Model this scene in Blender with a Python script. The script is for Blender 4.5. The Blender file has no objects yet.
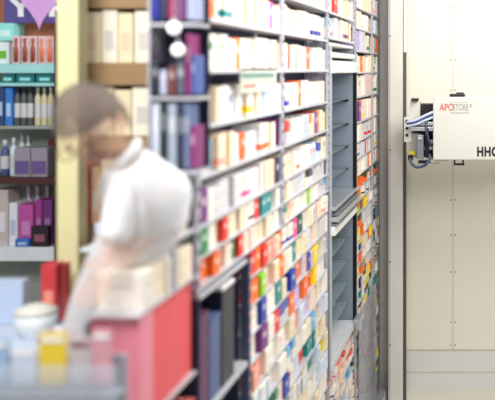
import bpy, bmesh, math, random
from mathutils import Vector, Matrix
random.seed(7)
R = random.Random(11)
C = bpy.context.scene.collection
H = 2.78            # eye height above the aisle floor
F = 900.0           # focal length in pixels of the 495 px wide frame
XS = -0.9           # plane of the shelf fronts
def P(px, py, z):   # point seen at a pixel at a given depth (metres)
    return Vector(((px-485.0)/F*z, z, H-(py-70.0)/F*z))
def zof(px): return 810.0/(485.0-px)

# ------------------------------------------------------------ materials
def newmat(name):
    m = bpy.data.materials.new(name); m.use_nodes = True
    nt = m.node_tree; b = nt.nodes['Principled BSDF']
    return m, nt, b
def s2l(c):
    return tuple((x/12.92 if x <= .04045 else ((x+.055)/1.055)**2.4) for x in c)+(1,)
def mat(name, col, rough=.55, metal=0, noise=.06, scale=12, alpha=1, emit=0, bump=0):
    m, nt, b = newmat(name)
    n = nt.nodes.new('ShaderNodeTexNoise'); n.inputs['Scale'].default_value = scale; n.inputs['Detail'].default_value = 4
    tc = nt.nodes.new('ShaderNodeTexCoord'); nt.links.new(tc.outputs['Object'], n.inputs['Vector'])
    mx = nt.nodes.new('ShaderNodeMix'); mx.data_type = 'RGBA'
    c = s2l(col)
    mx.inputs['A'].default_value = tuple(max(0, x*(1-noise*2)) for x in c[:3])+(1,)
    mx.inputs['B'].default_value = tuple(min(1, x*(1+noise*2)) for x in c[:3])+(1,)
    nt.links.new(n.outputs['Fac'], mx.inputs['Factor'])
    nt.links.new(mx.outputs['Result'], b.inputs['Base Color'])
    b.inputs['Roughness'].default_value = rough; b.inputs['Metallic'].default_value = metal
    if emit:
        b.inputs['Emission Color'].default_value = c; b.inputs['Emission Strength'].default_value = emit
    if bump:
        bp = nt.nodes.new('ShaderNodeBump'); bp.inputs['Strength'].default_value = bump
        nt.links.new(n.outputs['Fac'], bp.inputs['Height']); nt.links.new(bp.outputs['Normal'], b.inputs['Normal'])
    if alpha < 1:
        b.inputs['Alpha'].default_value = alpha
    return m
WHITE=(.95,.92,.87); CREAM=(.93,.86,.74); GREYW=(.82,.81,.81)
ACC = dict(orange=(.95,.42,.12), red=(.87,.17,.12), blue=(.12,.22,.62), green=(.10,.50,.28), teal=(.05,.52,.52),
           purple=(.45,.16,.48), pink=(.90,.30,.58), yellow=(.96,.84,.10), lime=(.55,.80,.16), navy=(.08,.11,.30),
           salmon=(.95,.62,.55), lilac=(.74,.68,.86), brown=(.60,.36,.22), grey=(.55,.56,.60), black=(.06,.06,.08), sky=(.35,.65,.85), darkgreen=(.10,.28,.14))
WORD = dict(navy='navy', sky='light blue', darkgreen='dark green')
BODY = dict(white=WHITE, cream=CREAM, grey=GREYW, blush=(.95,.84,.78), bluish=(.82,.86,.92))
_pm = {}
def pack_mat(body, acc, style):
    k = (body, acc, style)
    if k in _pm: return _pm[k]
    m, nt, b = newmat('carton_%s_%s_%d' % (body, acc, style))
    base = s2l(BODY.get(body) or ACC[body]); ac = s2l(ACC[acc]); ink = s2l((.25,.25,.30))
    uv = nt.nodes.new('ShaderNodeUVMap'); sp = nt.nodes.new('ShaderNodeSeparateXYZ'); nt.links.new(uv.outputs[0], sp.inputs[0])
    def between(o, a, c):
        n1 = nt.nodes.new('ShaderNodeMath'); n1.operation='GREATER_THAN'; nt.links.new(sp.outputs[o], n1.inputs[0]); n1.inputs[1].default_value=a
        n2 = nt.nodes.new('ShaderNodeMath'); n2.operation='LESS_THAN'; nt.links.new(sp.outputs[o], n2.inputs[0]); n2.inputs[1].default_value=c
        n3 = nt.nodes.new('ShaderNodeMath'); n3.operation='MULTIPLY'; nt.links.new(n1.outputs[0], n3.inputs[0]); nt.links.new(n2.outputs[0], n3.inputs[1])
        return n3
    cur = None
    def rect(u0,u1,v0,v1,col,str_=1.0):
        nonlocal cur
        a = between(0,u0,u1); c = between(1,v0,v1)
        mm = nt.nodes.new('ShaderNodeMath'); mm.operation='MULTIPLY'; nt.links.new(a.outputs[0],mm.inputs[0]); nt.links.new(c.outputs[0],mm.inputs[1])
        m2 = nt.nodes.new('ShaderNodeMath'); m2.operation='MULTIPLY'; nt.links.new(mm.outputs[0],m2.inputs[0]); m2.inputs[1].default_value=str_
        mx = nt.nodes.new('ShaderNodeMix'); mx.data_type='RGBA'; nt.links.new(m2.outputs[0], mx.inputs['Factor'])
        if cur is None: mx.inputs['A'].default_value = base
        else: nt.links.new(cur, mx.inputs['A'])
        mx.inputs['B'].default_value = col; cur = mx.outputs['Result']
    if style == 0:   # band low, print lines
        rect(.0,1,.12,.32,ac); rect(.15,.8,.62,.68,ink,.6); rect(.15,.6,.52,.56,ink,.5)
    elif style == 1: # vertical stripe at one side
        rect(.62,.88,.0,1.0,ac); rect(.12,.5,.6,.66,ink,.6)
    elif style == 2: # mostly solid, pale label
        rect(.25,.75,.52,.74,s2l((.97,.95,.92)),.5)
    elif style == 3: # logo block and text
        rect(.18,.55,.55,.8,ac); rect(.18,.8,.38,.42,ink,.5); rect(.18,.65,.28,.31,ink,.5)
    elif style == 4: # slanting top half
        rect(0,1,.55,.999,ac,.9); rect(.2,.8,.25,.30,ink,.5)
    elif style == 5: # nearly plain
        rect(.2,.75,.6,.65,ink,.45); rect(.2,.5,.2,.25,ac,.7)
    nt.links.new(cur, b.inputs['Base Color']); b.inputs['Roughness'].default_value=.42
    _pm[k]=m; return m

M = {}
M['post'] = mat('galvanised_steel', (.74,.75,.79), .4, .35, .05)
def perforated(name, col, hole):
    m, nt, b = newmat(name)
    tc = nt.nodes.new('ShaderNodeTexCoord'); sp = nt.nodes.new('ShaderNodeSeparateXYZ'); nt.links.new(tc.outputs['Object'], sp.inputs[0])
    a = nt.nodes.new('ShaderNodeMath'); a.operation='PINGPONG'; nt.links.new(sp.outputs[2],a.inputs[0]); a.inputs[1].default_value=.025
    g = nt.nodes.new('ShaderNodeMath'); g.operation='LESS_THAN'; nt.links.new(a.outputs[0],g.inputs[0]); g.inputs[1].default_value=.007
    y = nt.nodes.new('ShaderNodeMath'); y.operation='ABSOLUTE'; nt.links.new(sp.outputs[1], y.inputs[0])
    g2 = nt.nodes.new('ShaderNodeMath'); g2.operation='LESS_THAN'; nt.links.new(y.outputs[0],g2.inputs[0]); g2.inputs[1].default_value=.012
    mu = nt.nodes.new('ShaderNodeMath'); mu.operation='MULTIPLY'; nt.links.new(g.outputs[0],mu.inputs[0]); nt.links.new(g2.outputs[0],mu.inputs[1])
    mx = nt.nodes.new('ShaderNodeMix'); mx.data_type='RGBA'; nt.links.new(mu.outputs[0],mx.inputs['Factor']); mx.inputs['A'].default_value=s2l(col); mx.inputs['B'].default_value=s2l(hole)
    nt.links.new(mx.outputs['Result'], b.inputs['Base Color']); b.inputs['Roughness'].default_value=.4; b.inputs['Metallic'].default_value=.2
    return m
M['perf'] = perforated('perforated_steel', (.72,.73,.78), (.15,.16,.22))
M['perfdark'] = perforated('perforated_blue_steel', (.33,.38,.50), (.85,.55,.40))
M['edge'] = mat('shelf_edge_steel', (.80,.80,.83), .35, .3, .04)
M['underside'] = mat('shadowed_board', (.30,.36,.55), .6)
M['board'] = mat('shelf_board', (.62,.64,.72), .5, .1, .04)
M['backdark'] = mat('dark_back_panel', (.14,.18,.34), .7)
M['backdeep'] = mat('deep_blue_panel', (.10,.13,.24), .6)
M['wall'] = mat('cream_panel', (.955,.935,.875), .55, 0, .015, 3)
M['wall2'] = mat('cool_panel', (.90,.90,.885), .55, 0, .015, 3)
M['seam'] = mat('panel_seam', (.80,.77,.70), .7)
M['rivet'] = mat('rivet_steel', (.5,.48,.45), .4, .5)
M['pillar'] = mat('pale_painted_steel', (.86,.85,.82), .45, .05, .02, 5)
M['pillar2'] = mat('grey_painted_steel', (.74,.73,.72), .45, .0, .03, 5)
M['black'] = mat('black_plastic', (.06,.06,.07), .4)
M['blackm'] = mat('black_metal_rail', (.10,.11,.13), .35, .4)
M['floor'] = mat('aisle_floor', (.88,.86,.80), .4, 0, .03, 4)
M['shopfloor'] = mat('shop_floor', (.62,.60,.60), .4, 0, .05, 4)
M['machine'] = mat('light_grey_enamel', (.84,.84,.80), .35, 0, .012, 4)
M['alu'] = mat('brushed_aluminium', (.80,.81,.83), .3, .7, .05, 40)
M['alud'] = mat('grey_aluminium', (.55,.57,.60), .35, .6, .05, 40)
M['cabin'] = mat('pale_blue_lining', (.52,.56,.61), .4, .0, .03, 4)
M['hood'] = mat('white_enamel', (.93,.92,.89), .35, 0, .02)
M['redtext'] = mat('red_print', (.88,.30,.25), .5)
M['greytext'] = mat('grey_print', (.55,.55,.57), .5)
M['blacktext'] = mat('black_print', (.08,.08,.10), .5)
M['yellow'] = mat('yellow_sticker', (.93,.88,.25), .5)
M['hose'] = mat('pale_blue_hose', (.78,.84,.95), .35)
M['hosed'] = mat('slate_cable', (.25,.29,.40), .4)
def glass_mat(name, col, a):
    m = mat(name, col, .15, 0, .03, 8, a); return m
M['clear'] = glass_mat('clear_pocket',(.85,.88,.92),.30)
M['glass'] = glass_mat('greenish_glass', (.60,.68,.70), .35)
M['cover'] = glass_mat('hazy_plastic', (.74,.74,.80), .45)
# shop colours
M['creambox'] = mat('cream_card', (.94,.88,.74), .6, 0, .04, 8)
M['creambox2'] = mat('ivory_card', (.97,.94,.86), .6, 0, .04, 8)
M['woodband'] = mat('brown_shelf_wood', (.62,.50,.35), .6, 0, .12, 20)
M['backbrown'] = mat('brown_backing', (.62,.50,.36), .6, 0, .1, 10)
M['post_cream'] = mat('cream_yellow_post', (.90,.87,.66), .5, 0, .04, 6)
M['shopwhite'] = mat('shop_white', (.92,.95,.98), .4)
M['aqua'] = mat('aqua_shelf', (.66,.90,.90), .4)

# ------------------------------------------------------------ mesh helpers
def link(name, me, m, parent=None, loc=None):
    o = bpy.data.objects.new(name, me); C.objects.link(o)
    if m is not None:
        for x in (m if isinstance(m, (list,tuple)) else [m]): me.materials.append(x)
    if loc is not None: o.location = loc
    if parent is not None:
        o.parent = parent
    return o
def tomesh(bm, name, smooth=False):
    me = bpy.data.meshes.new(name); bm.to_mesh(me); bm.free()
    if smooth:
        for p in me.polygons: p.use_smooth = True
    return me
def bbox(bm, c, s, rz=0, bev=0, ry=0):
    r = bmesh.ops.create_cube(bm, size=1)
    vs = r['verts']
    mt = Matrix.Translation(c) @ Matrix.Rotation(rz,4,'Z') @ Matrix.Rotation(ry,4,'Y') @ Matrix.Diagonal((s[0],s[1],s[2],1))
    bmesh.ops.transform(bm, matrix=mt, verts=vs)
    if bev:
        es = list({e for v in vs for e in v.link_edges})
        bmesh.ops.bevel(bm, geom=es, offset=bev, segments=2, affect='EDGES', profile=.6)
    return bm
def cyl(bm, a, b, r, seg=12, r2=None):
    a = Vector(a); b = Vector(b); d = b-a
    res = bmesh.ops.create_cone(bm, cap_ends=True, segments=seg, radius1=r, radius2=(r if r2 is None else r2), depth=d.length)
    q = Vector((0,0,1)).rotation_difference(d.normalized()).to_matrix().to_4x4()
    bmesh.ops.transform(bm, matrix=Matrix.Translation((a+b)/2) @ q, verts=res['verts'])
    return bm
def lathe(bm, prof, c, seg=20):
    rings = []
    for r, z in prof:
        rings.append([bm.verts.new((c[0]+r*math.cos(2*math.pi*i/seg), c[1]+r*math.sin(2*math.pi*i/seg), c[2]+z)) for i in range(seg)])
    for a, b in zip(rings, rings[1:]):
        for i in range(seg):
            bm.faces.new((a[i], a[(i+1)%seg], b[(i+1)%seg], b[i]))
    bm.faces.new(rings[-1]); bm.faces.new(list(reversed(rings[0])))
    return bm
def tag(o, label, cat, group=None, kind=None):
    o['label'] = label; o['category'] = cat
    if group: o['group'] = group
    if kind: o['kind'] = kind
    return o
def struct(o): o['kind'] = 'structure'; return o
def empty(name, loc, label, cat, group=None):
    o = bpy.data.objects.new(name, None); C.objects.link(o); o.location = loc; o.empty_display_size=.05
    tag(o, label, cat, group); return o
def child(name, bm, m, par, smooth=False):
    """bm is in world coordinates; store relative to the parent (translation-only parents)"""
    off = Vector((0,0,0)); q = par
    while q is not None: off += q.location; q = q.parent
    bmesh.ops.translate(bm, verts=bm.verts, vec=-off)
    return link(name, tomesh(bm, name, smooth), m, par)
def B(c, s, **k):
    return bbox(bmesh.new(), c, s, **k)
def Bx(x0,x1,y0,y1,z0,z1, **k):
    return B(((x0+x1)/2,(y0+y1)/2,(z0+z1)/2), (abs(x1-x0),abs(y1-y0),abs(z1-z0)), **k)
def solo(name, bm, m, label, cat, group=None, smooth=False):
    """world-space bmesh -> a single-mesh thing whose origin is at its base centre"""
    xs=[v.co.x for v in bm.verts]; ys=[v.co.y for v in bm.verts]; zs=[v.co.z for v in bm.verts]
    o = Vector(((min(xs)+max(xs))/2,(min(ys)+max(ys))/2,min(zs)))
    bmesh.ops.translate(bm, verts=bm.verts, vec=-o)
    ob = link(name, tomesh(bm, name, smooth), m, None, o)
    return tag(ob, label, cat, group)
def textmesh(s, size, bold=0, ext=.001, spacing=1.0, align='LEFT'):
    cu = bpy.data.curves.new('t','FONT'); cu.body = s; cu.size=size; cu.extrude=ext; cu.offset=bold; cu.space_character=spacing; cu.align_x=align
    o = bpy.data.objects.new('t', cu); C.objects.link(o)
    dg = bpy.context.evaluated_depsgraph_get(); dg.update()
    me = bpy.data.meshes.new_from_object(o.evaluated_get(dg))
    bpy.data.objects.remove(o); bpy.data.curves.remove(cu)
    return me
def facetext(name, s, size, loc, m, par, bold=0, spacing=1.0, sx=1):
    me = textmesh(s, size, bold, .001, spacing)
    me.transform(Matrix.Rotation(math.pi/2,4,'X') @ Matrix.Diagonal((sx,1,1,1)))
    off = Vector((0,0,0)); q = par
    while q is not None: off += q.location; q=q.parent
    me.materials.clear()
    return link(name, me, m, par, Vector(loc)-off)

# ------------------------------------------------------------ room shell
ZW = 7.82
def wallpanel(): 
    bm = bmesh.new()
    yb = H-(350-70)/F*ZW   # horizontal seam
    bbox(bm, (1.0, ZW+.05, (yb+4.2)/2+0), (4.6,.1,4.2-yb))
    return bm, yb
bm, yseam = wallpanel()
struct(link('wall_back', tomesh(bm,'wall_back'), M['wall']))
struct(link('baseboard_back', tomesh(Bx(-1.3,3.3,ZW,ZW+.1,0,yseam-.004),'baseboard_back'), M['wall2']))
bm = bmesh.new()
xs = P(453,0,ZW).x
bbox(bm,(xs,ZW-.001,(yseam+4.1)/2),(.006,.004,4.1-yseam)); bbox(bm,(1,ZW-.001,yseam),(4.5,.006,.012))
bbox(bm,(1,ZW-.001,H-(372-70)/F*ZW),(4.5,.005,.006))
struct(link('trim_1', tomesh(bm,'trim_1'), M['seam']))
bm = bmesh.new()
for py in (8,60,90,200,235,272,322,345):
    for dx in (-2.2,2.2):
        p = P(453+dx,py,ZW); cyl(bm,(p.x,ZW,p.z),(p.x,ZW-.004,p.z),.006,8)
struct(link('trim_2', tomesh(bm,'trim_2'), M['rivet']))
struct(link('floor', tomesh(Bx(-1.3,3.3,.2,ZW,-.1,0),'floor'), M['floor']))
struct(link('floor_shop', tomesh(Bx(-4.0,-1.13,.6,5.2,0,1.1),'floor_shop'), M['shopfloor']))
struct(link('wall_left', tomesh(Bx(-4.0,-1.35,5.2,5.3,0,4.2),'wall_left'), M['backbrown']))

# pillars in front of the back wall
a=P(380,0,7.70).x; b_=P(389,0,7.70).x
o=solo('guide_post', Bx(a,b_,7.66,7.80,0,4.2,bev=.006), M['pillar2'], 'narrow dark grey upright at the far end of the shelving, left of the pale column','post')
zp=7.45; a=P(388,0,zp).x; b_=P(402.5,0,zp).x
col=empty('lift_column',((a+b_)/2,zp+.1,0),'tall pale grey lift column beside the end of the medicine shelves','column')
child('column_body', Bx(a,b_,zp,zp+.3,0,4.2,bev=.012), M['pillar'], col)
child('groove', Bx(a+.012,a+.020,zp-.003,zp+.002,0,4.19), M['pillar2'], col)
b2=P(403.3,0,zp).x; b3=P(405.3,0,zp).x
child('guide_rail', Bx(b2,b3,zp+.05,zp+.12,0,H-(52-70)/F*zp), mat('dark_taupe_rail',(.30,.28,.26),.4), col)
child('cover_strip', Bx(b2,b3,zp+.05,zp+.12,H-(52-70)/F*zp+.002,4.2), M['hood'], col)
bm=bmesh.new()
for py in (36,150,262,345):
    p=P(390,py,zp); cyl(bm,(p.x,zp+.002,p.z),(p.x,zp-.005,p.z),.008,8)
child('bolt', bm, M['rivet'], col)

# ------------------------------------------------------------ robot picker
zr=6.9
def Rr(px,py,z=zr): return P(px,py,z)
q0=Rr(433,97); q1=Rr(570,160)
rob=empty('picking_machine',(q0.x+.4,zr+.2,q1.z),'light grey box-shaped picking machine lettered APOSTORE and HHG on the lift column','machine')
hb=child('housing', Bx(q0.x,q1.x,zr,zr+.38,q1.z,q0.z,bev=.010), M['machine'], rob)
child('housing_edge', Bx(q0.x+.006,q1.x-.006,zr+.38,zr+.40,q1.z+.01,q0.z-.01), M['alud'], rob)
p=Rr(439.5,110.5,zr-.001); facetext('lettering_red','APO',.075,(p.x,zr-.001,p.z),M['redtext'],hb,.0006,1.0,.74)
p=Rr(453,110.5,zr-.001); facetext('lettering_grey','STORE',.072,(p.x,zr-.001,p.z),M['greytext'],hb,0,1.0,.55)
p=Rr(469.3,107,zr-.001); facetext('registered_mark','®',.03,(p.x,zr-.001,p.z),M['greytext'],hb)
bm=bmesh.new()
for i in range(14):
    x=Rr(450+i*1.35,103,zr).x; bbox(bm,(x,zr-.001,Rr(0,102.6).z),(.006,.002,.004))
for i in range(17):
    x=Rr(451+i*1.1,112.7,zr).x; bbox(bm,(x,zr-.001,Rr(0,112.9).z),(.006,.002,.006))
child('small_print', bm, M['greytext'], hb)
p=Rr(476.8,156,zr-.001); facetext('model_lettering','HHG',.098,(p.x,zr-.001,p.z),M['blacktext'],hb,.0045,1.1,.74)
# knobs top and bottom
bm=bmesh.new(); a=Rr(457,96.6); bbox(bm,(a.x,zr+.1,a.z+.008),(.12,.1,.022),bev=.008); bbox(bm,(a.x+.02,zr+.1,a.z+.02),(.06,.06,.02),bev=.006)
child('top_knob', bm, M['black'], rob)
bm=bmesh.new(); a=Rr(459,161.5); bbox(bm,(a.x-.035,zr+.05,a.z-.005),(.012,.05,.05)); bbox(bm,(a.x+.03,zr+.05,a.z-.005),(.012,.05,.05)); bbox(bm,(a.x,zr+.05,a.z-.026),(.077,.05,.012))
child('under_bracket', bm, M['black'], rob)
child('under_plate', Bx(Rr(430,0).x,Rr(447,0).x,zr+.05,zr+.3,Rr(0,163.5).z,Rr(0,160).z), M['machine'], rob)
# mechanism left of housing
def rb(px0,px1,py0,py1,z0,z1,m,name,bev=.003):
    a=P(px0,py0,z0); c=P(px1,py1,z0)
    return child(name, Bx(a.x,c.x,z0,z1,c.z,a.z,bev=bev), m, rob)
rb(405,434,118,134,7.25,7.35,M['black'],'back_plate')
rb(419,434,104,120,7.1,7.3,M['black'],'motor_housing')
rb(410,420,101,125,7.05,7.2,M['machine'],'side_box')
rb(411,418,98.5,101,7.0,7.12,M['black'],'latch')
rb(421,434,119,157,7.12,7.2,M['blackm'],'chain_guide')
rb(404,411.5,117.5,142,7.0,7.1,M['machine'],'carriage_bracket')
rb(409,417,134,158,7.02,7.12,mat('grey_casing',(.70,.70,.68),.4),'gear_case')
rb(411,434,122,125.5,6.93,6.97,M['alu'],'cross_bar')
rb(411,434,127,131,6.93,6.97,M['alu'],'cross_bar')
rb(416.5,423.5,135,159,6.90,6.98,M['alud'],'piston_block',.006)
rb(418,422,137,140,6.89,6.90,M['alu'],'piston_cap')
rb(409,415.5,151,155,7.0,7.015,M['yellow'],'warning_sticker',0)
rb(425,429,128,158,6.93,6.99,M['blackm'],'vertical_rod')
rb(429,433.5,140,144,6.95,6.99,M['alud'],'clamp'); rb(424,433,147,150,6.95,6.99,M['alud'],'clamp')
rb(418,440,161,163.5,6.97,7.05,M['black'],'lower_rail')
for py in (121,128,135):
    p=P(407,py,7.0); child('screw', cyl(bmesh.new(),(p.x,7.0,p.z),(p.x,6.99,p.z),.012,10), M['blackm'], rob)
def tube(pts, r, m, name, par, res=8):
    cu=bpy.data.curves.new(name,'CURVE'); cu.dimensions='3D'; cu.bevel_depth=r; cu.bevel_resolution=2; cu.resolution_u=res
    sp=cu.splines.new('BEZIER'); sp.bezier_points.add(len(pts)-1)
    for bp,p in zip(sp.bezier_points, pts):
        bp.co=p; bp.handle_left_type=bp.handle_right_type='AUTO'
    o=bpy.data.objects.new(name,cu); C.objects.link(o)
    dg=bpy.context.evaluated_depsgraph_get(); dg.update()
    me=bpy.data.meshes.new_from_object(o.evaluated_get(dg)); bpy.data.objects.remove(o); bpy.data.curves.remove(cu)
    me.materials.clear(); me.name=name
    for p in me.polygons: p.use_smooth=True
    off=Vector((0,0,0)); q=par
    while q is not None: off+=q.location; q=q.parent
    me.transform(Matrix.Translation(-off))
    return link(name,me,m,par)
for k in range(3):
    tube([P(407,122+k*2,6.92),P(415,120.5+k*2,6.90),P(424,116+k*2.4,6.9),P(434,111.5+k*2.6,6.92)], .0095, M['hose'] if k!=1 else M['hosed'], 'hose', rob)
tube([P(410,157,6.95),P(411,162,6.92),P(415,166.5,6.92),P(422,166.5,6.92),P(428,162,6.92),P(430,154,6.95)], .012, M['hosed'], 'cable_loop', rob)
tube([P(427,116,6.93),P(426,128,6.88),P(428,138,6.9),P(431,146,6.95)], .010, M['hosed'], 'cable', rob)
child('cable_plug', lathe(bmesh.new(),[(.02,0),(.02,.035),(.012,.04)],P(410.5,160,6.95)), M['black'], rob)

# ------------------------------------------------------------ shelving bays
XB = XS-.135
def bay(label, z0, z1, levels, top, bottom, posts=(True,True), back=M['backdark'], postm=M['perf'], lip=M['edge'], h0=None):
    levels=list(levels)
    root=empty('shelving_unit',(XS-.07,(z0+z1)/2,max(0,H-bottom)),label,'shelving','open steel shelving bays')
    child('back_panel', Bx(XB-.006,XB,z0+.012,z1-.012,H-bottom,H-top), back, root)
    for L in levels:
        bm=Bx(XB,XS-.004,z0+.012,z1-.012,H-L-.006,H-L)
        lh=.013 if L<.5 else .007
        bbox(bm,(XS-.003,(z0+z1)/2,H-L-.004),(.004,z1-z0-.024,lh))
        child('shelf', bm, [lip], root)
    for k,zz in enumerate((z0,z1)):
        if posts[k]:
            for xx,nm in ((XS-.006,'upright'),(XB+.008,'rear_upright')):
                oz=(H-bottom+H-top)/2
                o=link(nm, tomesh(B((0,0,0),(.014,.026,bottom-top)),nm), postm, root, Vector((xx,zz,oz))-root.location)
    return root
UP=[-.51,-.34,-.17,0,.18,.34,.495,.595,.69]
LOW=[round(.80+.112*k,3) for k in range(12)]
FAR=[-.60,-.45,-.30,-.14,.015,.19,.37,.51,.63,.75]+[round(.75+.092*k,3) for k in range(1,21)]
z204,z250,z283,z329,z355,z373=2.83,3.45,4.01,5.19,6.23,7.22
bay('open steel bay of white medicine boxes nearest the shop side', z204,z283,UP,-.75,.70)
bay('open steel bay of medicine boxes left of the lift cabinet', z283+.028,z329-.02,UP,-.75,.70,(False,True))
bay('lower steel bay packed with small cartons between perforated blue post and lift cabinet', z250,z329-.03,LOW,.71,2.78,(False,False))
bay('short steel bay above the lift cabinet', z329+.02,z355-.02,[-.50,-.34,-.19],-.75,-.17,(False,True))
bay('low steel bay of cartons under the lift cabinet', z329+.02,z355-.02,[1.86,1.95,2.04,2.13,2.22,2.31,2.40,2.5],1.80,2.78,(True,False))
bay('distant steel bay of tiny cartons right of the lift cabinet', z355+.05,z373,FAR,-.75,2.78)
bay('last narrow steel bay beside the pale column', z373+.03,7.74,FAR,-.75,2.78,(False,False))
# standalone perforated post
solo('perforated_post', Bx(XS-.03,XS+.004,z250-.025,z250+.0,0,H-.72,bev=.002), M['perfdark'], 'blue-grey perforated post standing between the dark cabinet and small cartons','post')

# ------------------------------------------------------------ medicine boxes
TINTS=[(l.split(',')) for l in '''248,137,orange
237,145,purple
286,125,purple
321,122,orange
315,116,blue
207,202,purple
291,212,yellow
312,197,lime
296,232,pink
301,229,darkgreen
286,242,orange
261,210,red
230,227,red
205,242,green
236,245,green
243,252,red
252,270,red
262,266,orange
211,272,orange
300,255,teal
317,237,red
315,272,yellow
313,267,blue
257,235,salmon
255,264,red
258,298,orange
266,286,lime
273,283,orange
287,273,orange
296,264,orange
284,300,teal
290,291,darkgreen
316,259,yellow
309,291,orange
294,309,orange
317,282,red
305,300,lilac
320,317,yellow
260,362,orange
267,341,purple
280,326,red
292,355,blue
272,391,blue
289,386,blue
305,377,green
311,353,red
315,357,green
293,319,orange
307,321,sky
214,6,orange
272,10,pink
245,52,orange
313,62,orange
300,60,teal
304,98,orange
200,112,red
371,123,orange
359,107,purple
365,145,red
361,192,blue
371,165,orange
379,46,orange
379,5,orange
369,24,black
364,62,orange
349,33,orange
382,83,sky
357,215,yellow
361,227,orange
195,286,sky
213,274,orange
278,143,navy
203,52,sky
331,386,orange
283,178,navy'''.split('\n')]
TINTS=[(float(a),float(b),c) for a,b,c in TINTS]
boxes=[]   # dict(z0,z1,zb,h,dx,depth,body,acc,style,row,bay)
def row(bayname, shelfname, za, zb_, L, pitch, tmin, tmax, hr=(.70,.84), colourful=.3, rich=None):
    z=za+.02; i=0
    runleft=0; cur=None
    while z<zb_-.035:
        if runleft<=0:
            runleft=R.choice([1,1,2,3]); lowf=bayname=='low front shelf'
            t=R.uniform(tmin,tmax); hf=R.uniform(*hr)
            r=R.random()
            if bayname=='lower bay' and r<colourful*.32: a=R.choice(rich or ['orange','blue','teal','lilac','yellow','sky','salmon','green','red']); cur=(a,a,2)
            elif bayname in ('distant bay','last bay') and L>.8 and r<.55: cur=(R.choice(['grey','yellow','brown','grey','lime','navy','cream','teal','orange']),R.choice(['navy','yellow','grey','red','darkgreen']),R.choice([2,3,4]))
            elif r<colourful: cur=(R.choice(['white','white','cream','grey','blush','bluish','cream','white']), R.choice(rich or ['orange','red','blue','green','teal','purple','pink','yellow','salmon','sky','orange','red','navy']), R.choice([0,1,3,4,0,3]))
            elif r<colourful*1.1: 
                a=R.choice(rich or ['orange','red','teal','lilac','yellow','sky','salmon']); cur=(a,a,2)
            else: cur=(R.choice(['white','white','cream','grey','blush','bluish','cream','white']), R.choice(['salmon','grey','blue','orange','lilac']), 5)
        if bayname=='low front shelf': cur=(('white','cream')[i%2],cur[1],5 if cur[2]==2 else cur[2])
        runleft-=1
        t2=min(t*R.uniform(.97,1.03), zb_-.012-z)
        if t2<.025: break
        boxes.append(dict(z0=z,z1=z+t2-.003,base=H-L,h=pitch*hf*(R.uniform(.985,1.0) if L<.72 else R.uniform(.86,1.0)),dx=R.choice([0,.003,.008,.014,.022]) if L<.72 else R.choice([0,.006,.014,.026,-.006,-.010]),c=cur,bay=bayname,shelf=shelfname,n=i))
        i+=1; z+=t2+R.choice([0,0,0,.004,.012])
ORD=['zeroth','first','second','third','fourth','fifth','sixth','seventh','eighth','ninth','tenth','eleventh','twelfth','thirteenth','fourteenth','fifteenth','sixteenth','seventeenth','eighteenth','nineteenth','twentieth']
ORD+= ['twenty-'+ORD[i] for i in range(1,10)]+['thirtieth','thirty-first']
for bname,za,zb in (('nearest bay',z204+.015,z283-.012),('middle bay',z283+.04,z329-.035)):
    for k,L in enumerate(UP):
        prev=UP[k-1] if k else -.68
        pt=L-prev
        if pt>.14: row(bname,ORD[k+1],za,zb,L,pt,.045,.10,(.60,.76),.42 if L>.1 else .25)
        else: row(bname,ORD[k+1],za,zb,L,pt,.05,.09,(.74,.90),.40)
for k,L in enumerate(LOW):
    row('lower bay',ORD[k+1],z250+.015,z329-.045,L,L-(LOW[k-1] if k else .695),.06,.12,(.80,.94),.50 if L<1.15 else .26, ['orange','red','orange','green','teal','blue','salmon','yellow','red'] if L<1.1 else None)
for k,L in enumerate([-.50,-.34,-.19]):
    row('bay above cabinet',ORD[k+1],z329+.04,z355-.04,L,.155,.06,.11,(.70,.84),.25)
for k,L in enumerate([1.86,1.95,2.04,2.13,2.22,2.31,2.40]):
    row('bay under cabinet',ORD[k+1],z329+.04,z355-.04,L,.09 if k else .06,.05,.09,(.72,.86),.6)
for k,L in enumerate(FAR):
    pt=L-(FAR[k-1] if k else -.73)
    for bn,za,zb in (('distant bay',z355+.07,z373-.015),('last bay',z373+.045,7.73)):
        row(bn,ORD[k+1],za,min(zb,7.64),L,pt,.05,.10,(.74,.92),.42 if L<.8 else .85, None if L<.8 else ['yellow','green','orange','navy','darkgreen','sky','teal','grey','black','red','yellow','brown'])
# near low shelf rows (shop side of the first bay)
row('low front shelf','top',2.63,z204-.02,.495,.155,.06,.09,(.7,.8),.12)
row('low front shelf','second',2.37,z204-.02,.64,.125,.07,.10,(.74,.84),.25,['orange','salmon','sky','red'])
def px_of(b):
    zc=(b['z0']+b['z1'])/2
    return 485-810/zc
best={}
for (tx,ty,c) in TINTS:
    bd=1e9; bb=None
    for b in boxes:
        zc=(b['z0']+b['z1'])/2; x=485-810/zc; y=70-(b['base']+b['h']/2-H)*F/zc
        d=(x-tx)**2+((y-ty)*.8)**2
        if d<bd and 'fix' not in b: bd=d; bb=b
    bb['fix']=c; bb['c']=(c,c,2)
def area(b):
    w=810/b['z0']-810/b['z1']; zc=(b['z0']+b['z1'])/2
    x=485-810/zc; y0=70-(b['base']+b['h']-H)*F/zc; y1=70-(b['base']-H)*F/zc
    hh=min(400,y1)-max(0,y0)
    if hh<=0 or x<-5: return 0
    return w*hh
def visible(b): return area(b)>0
boxes=[b for b in boxes if b['z1']<8]
ranked=sorted([b for b in boxes if visible(b)], key=area, reverse=True)
indiv=ranked[:300]; rest=ranked[300:]
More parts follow.
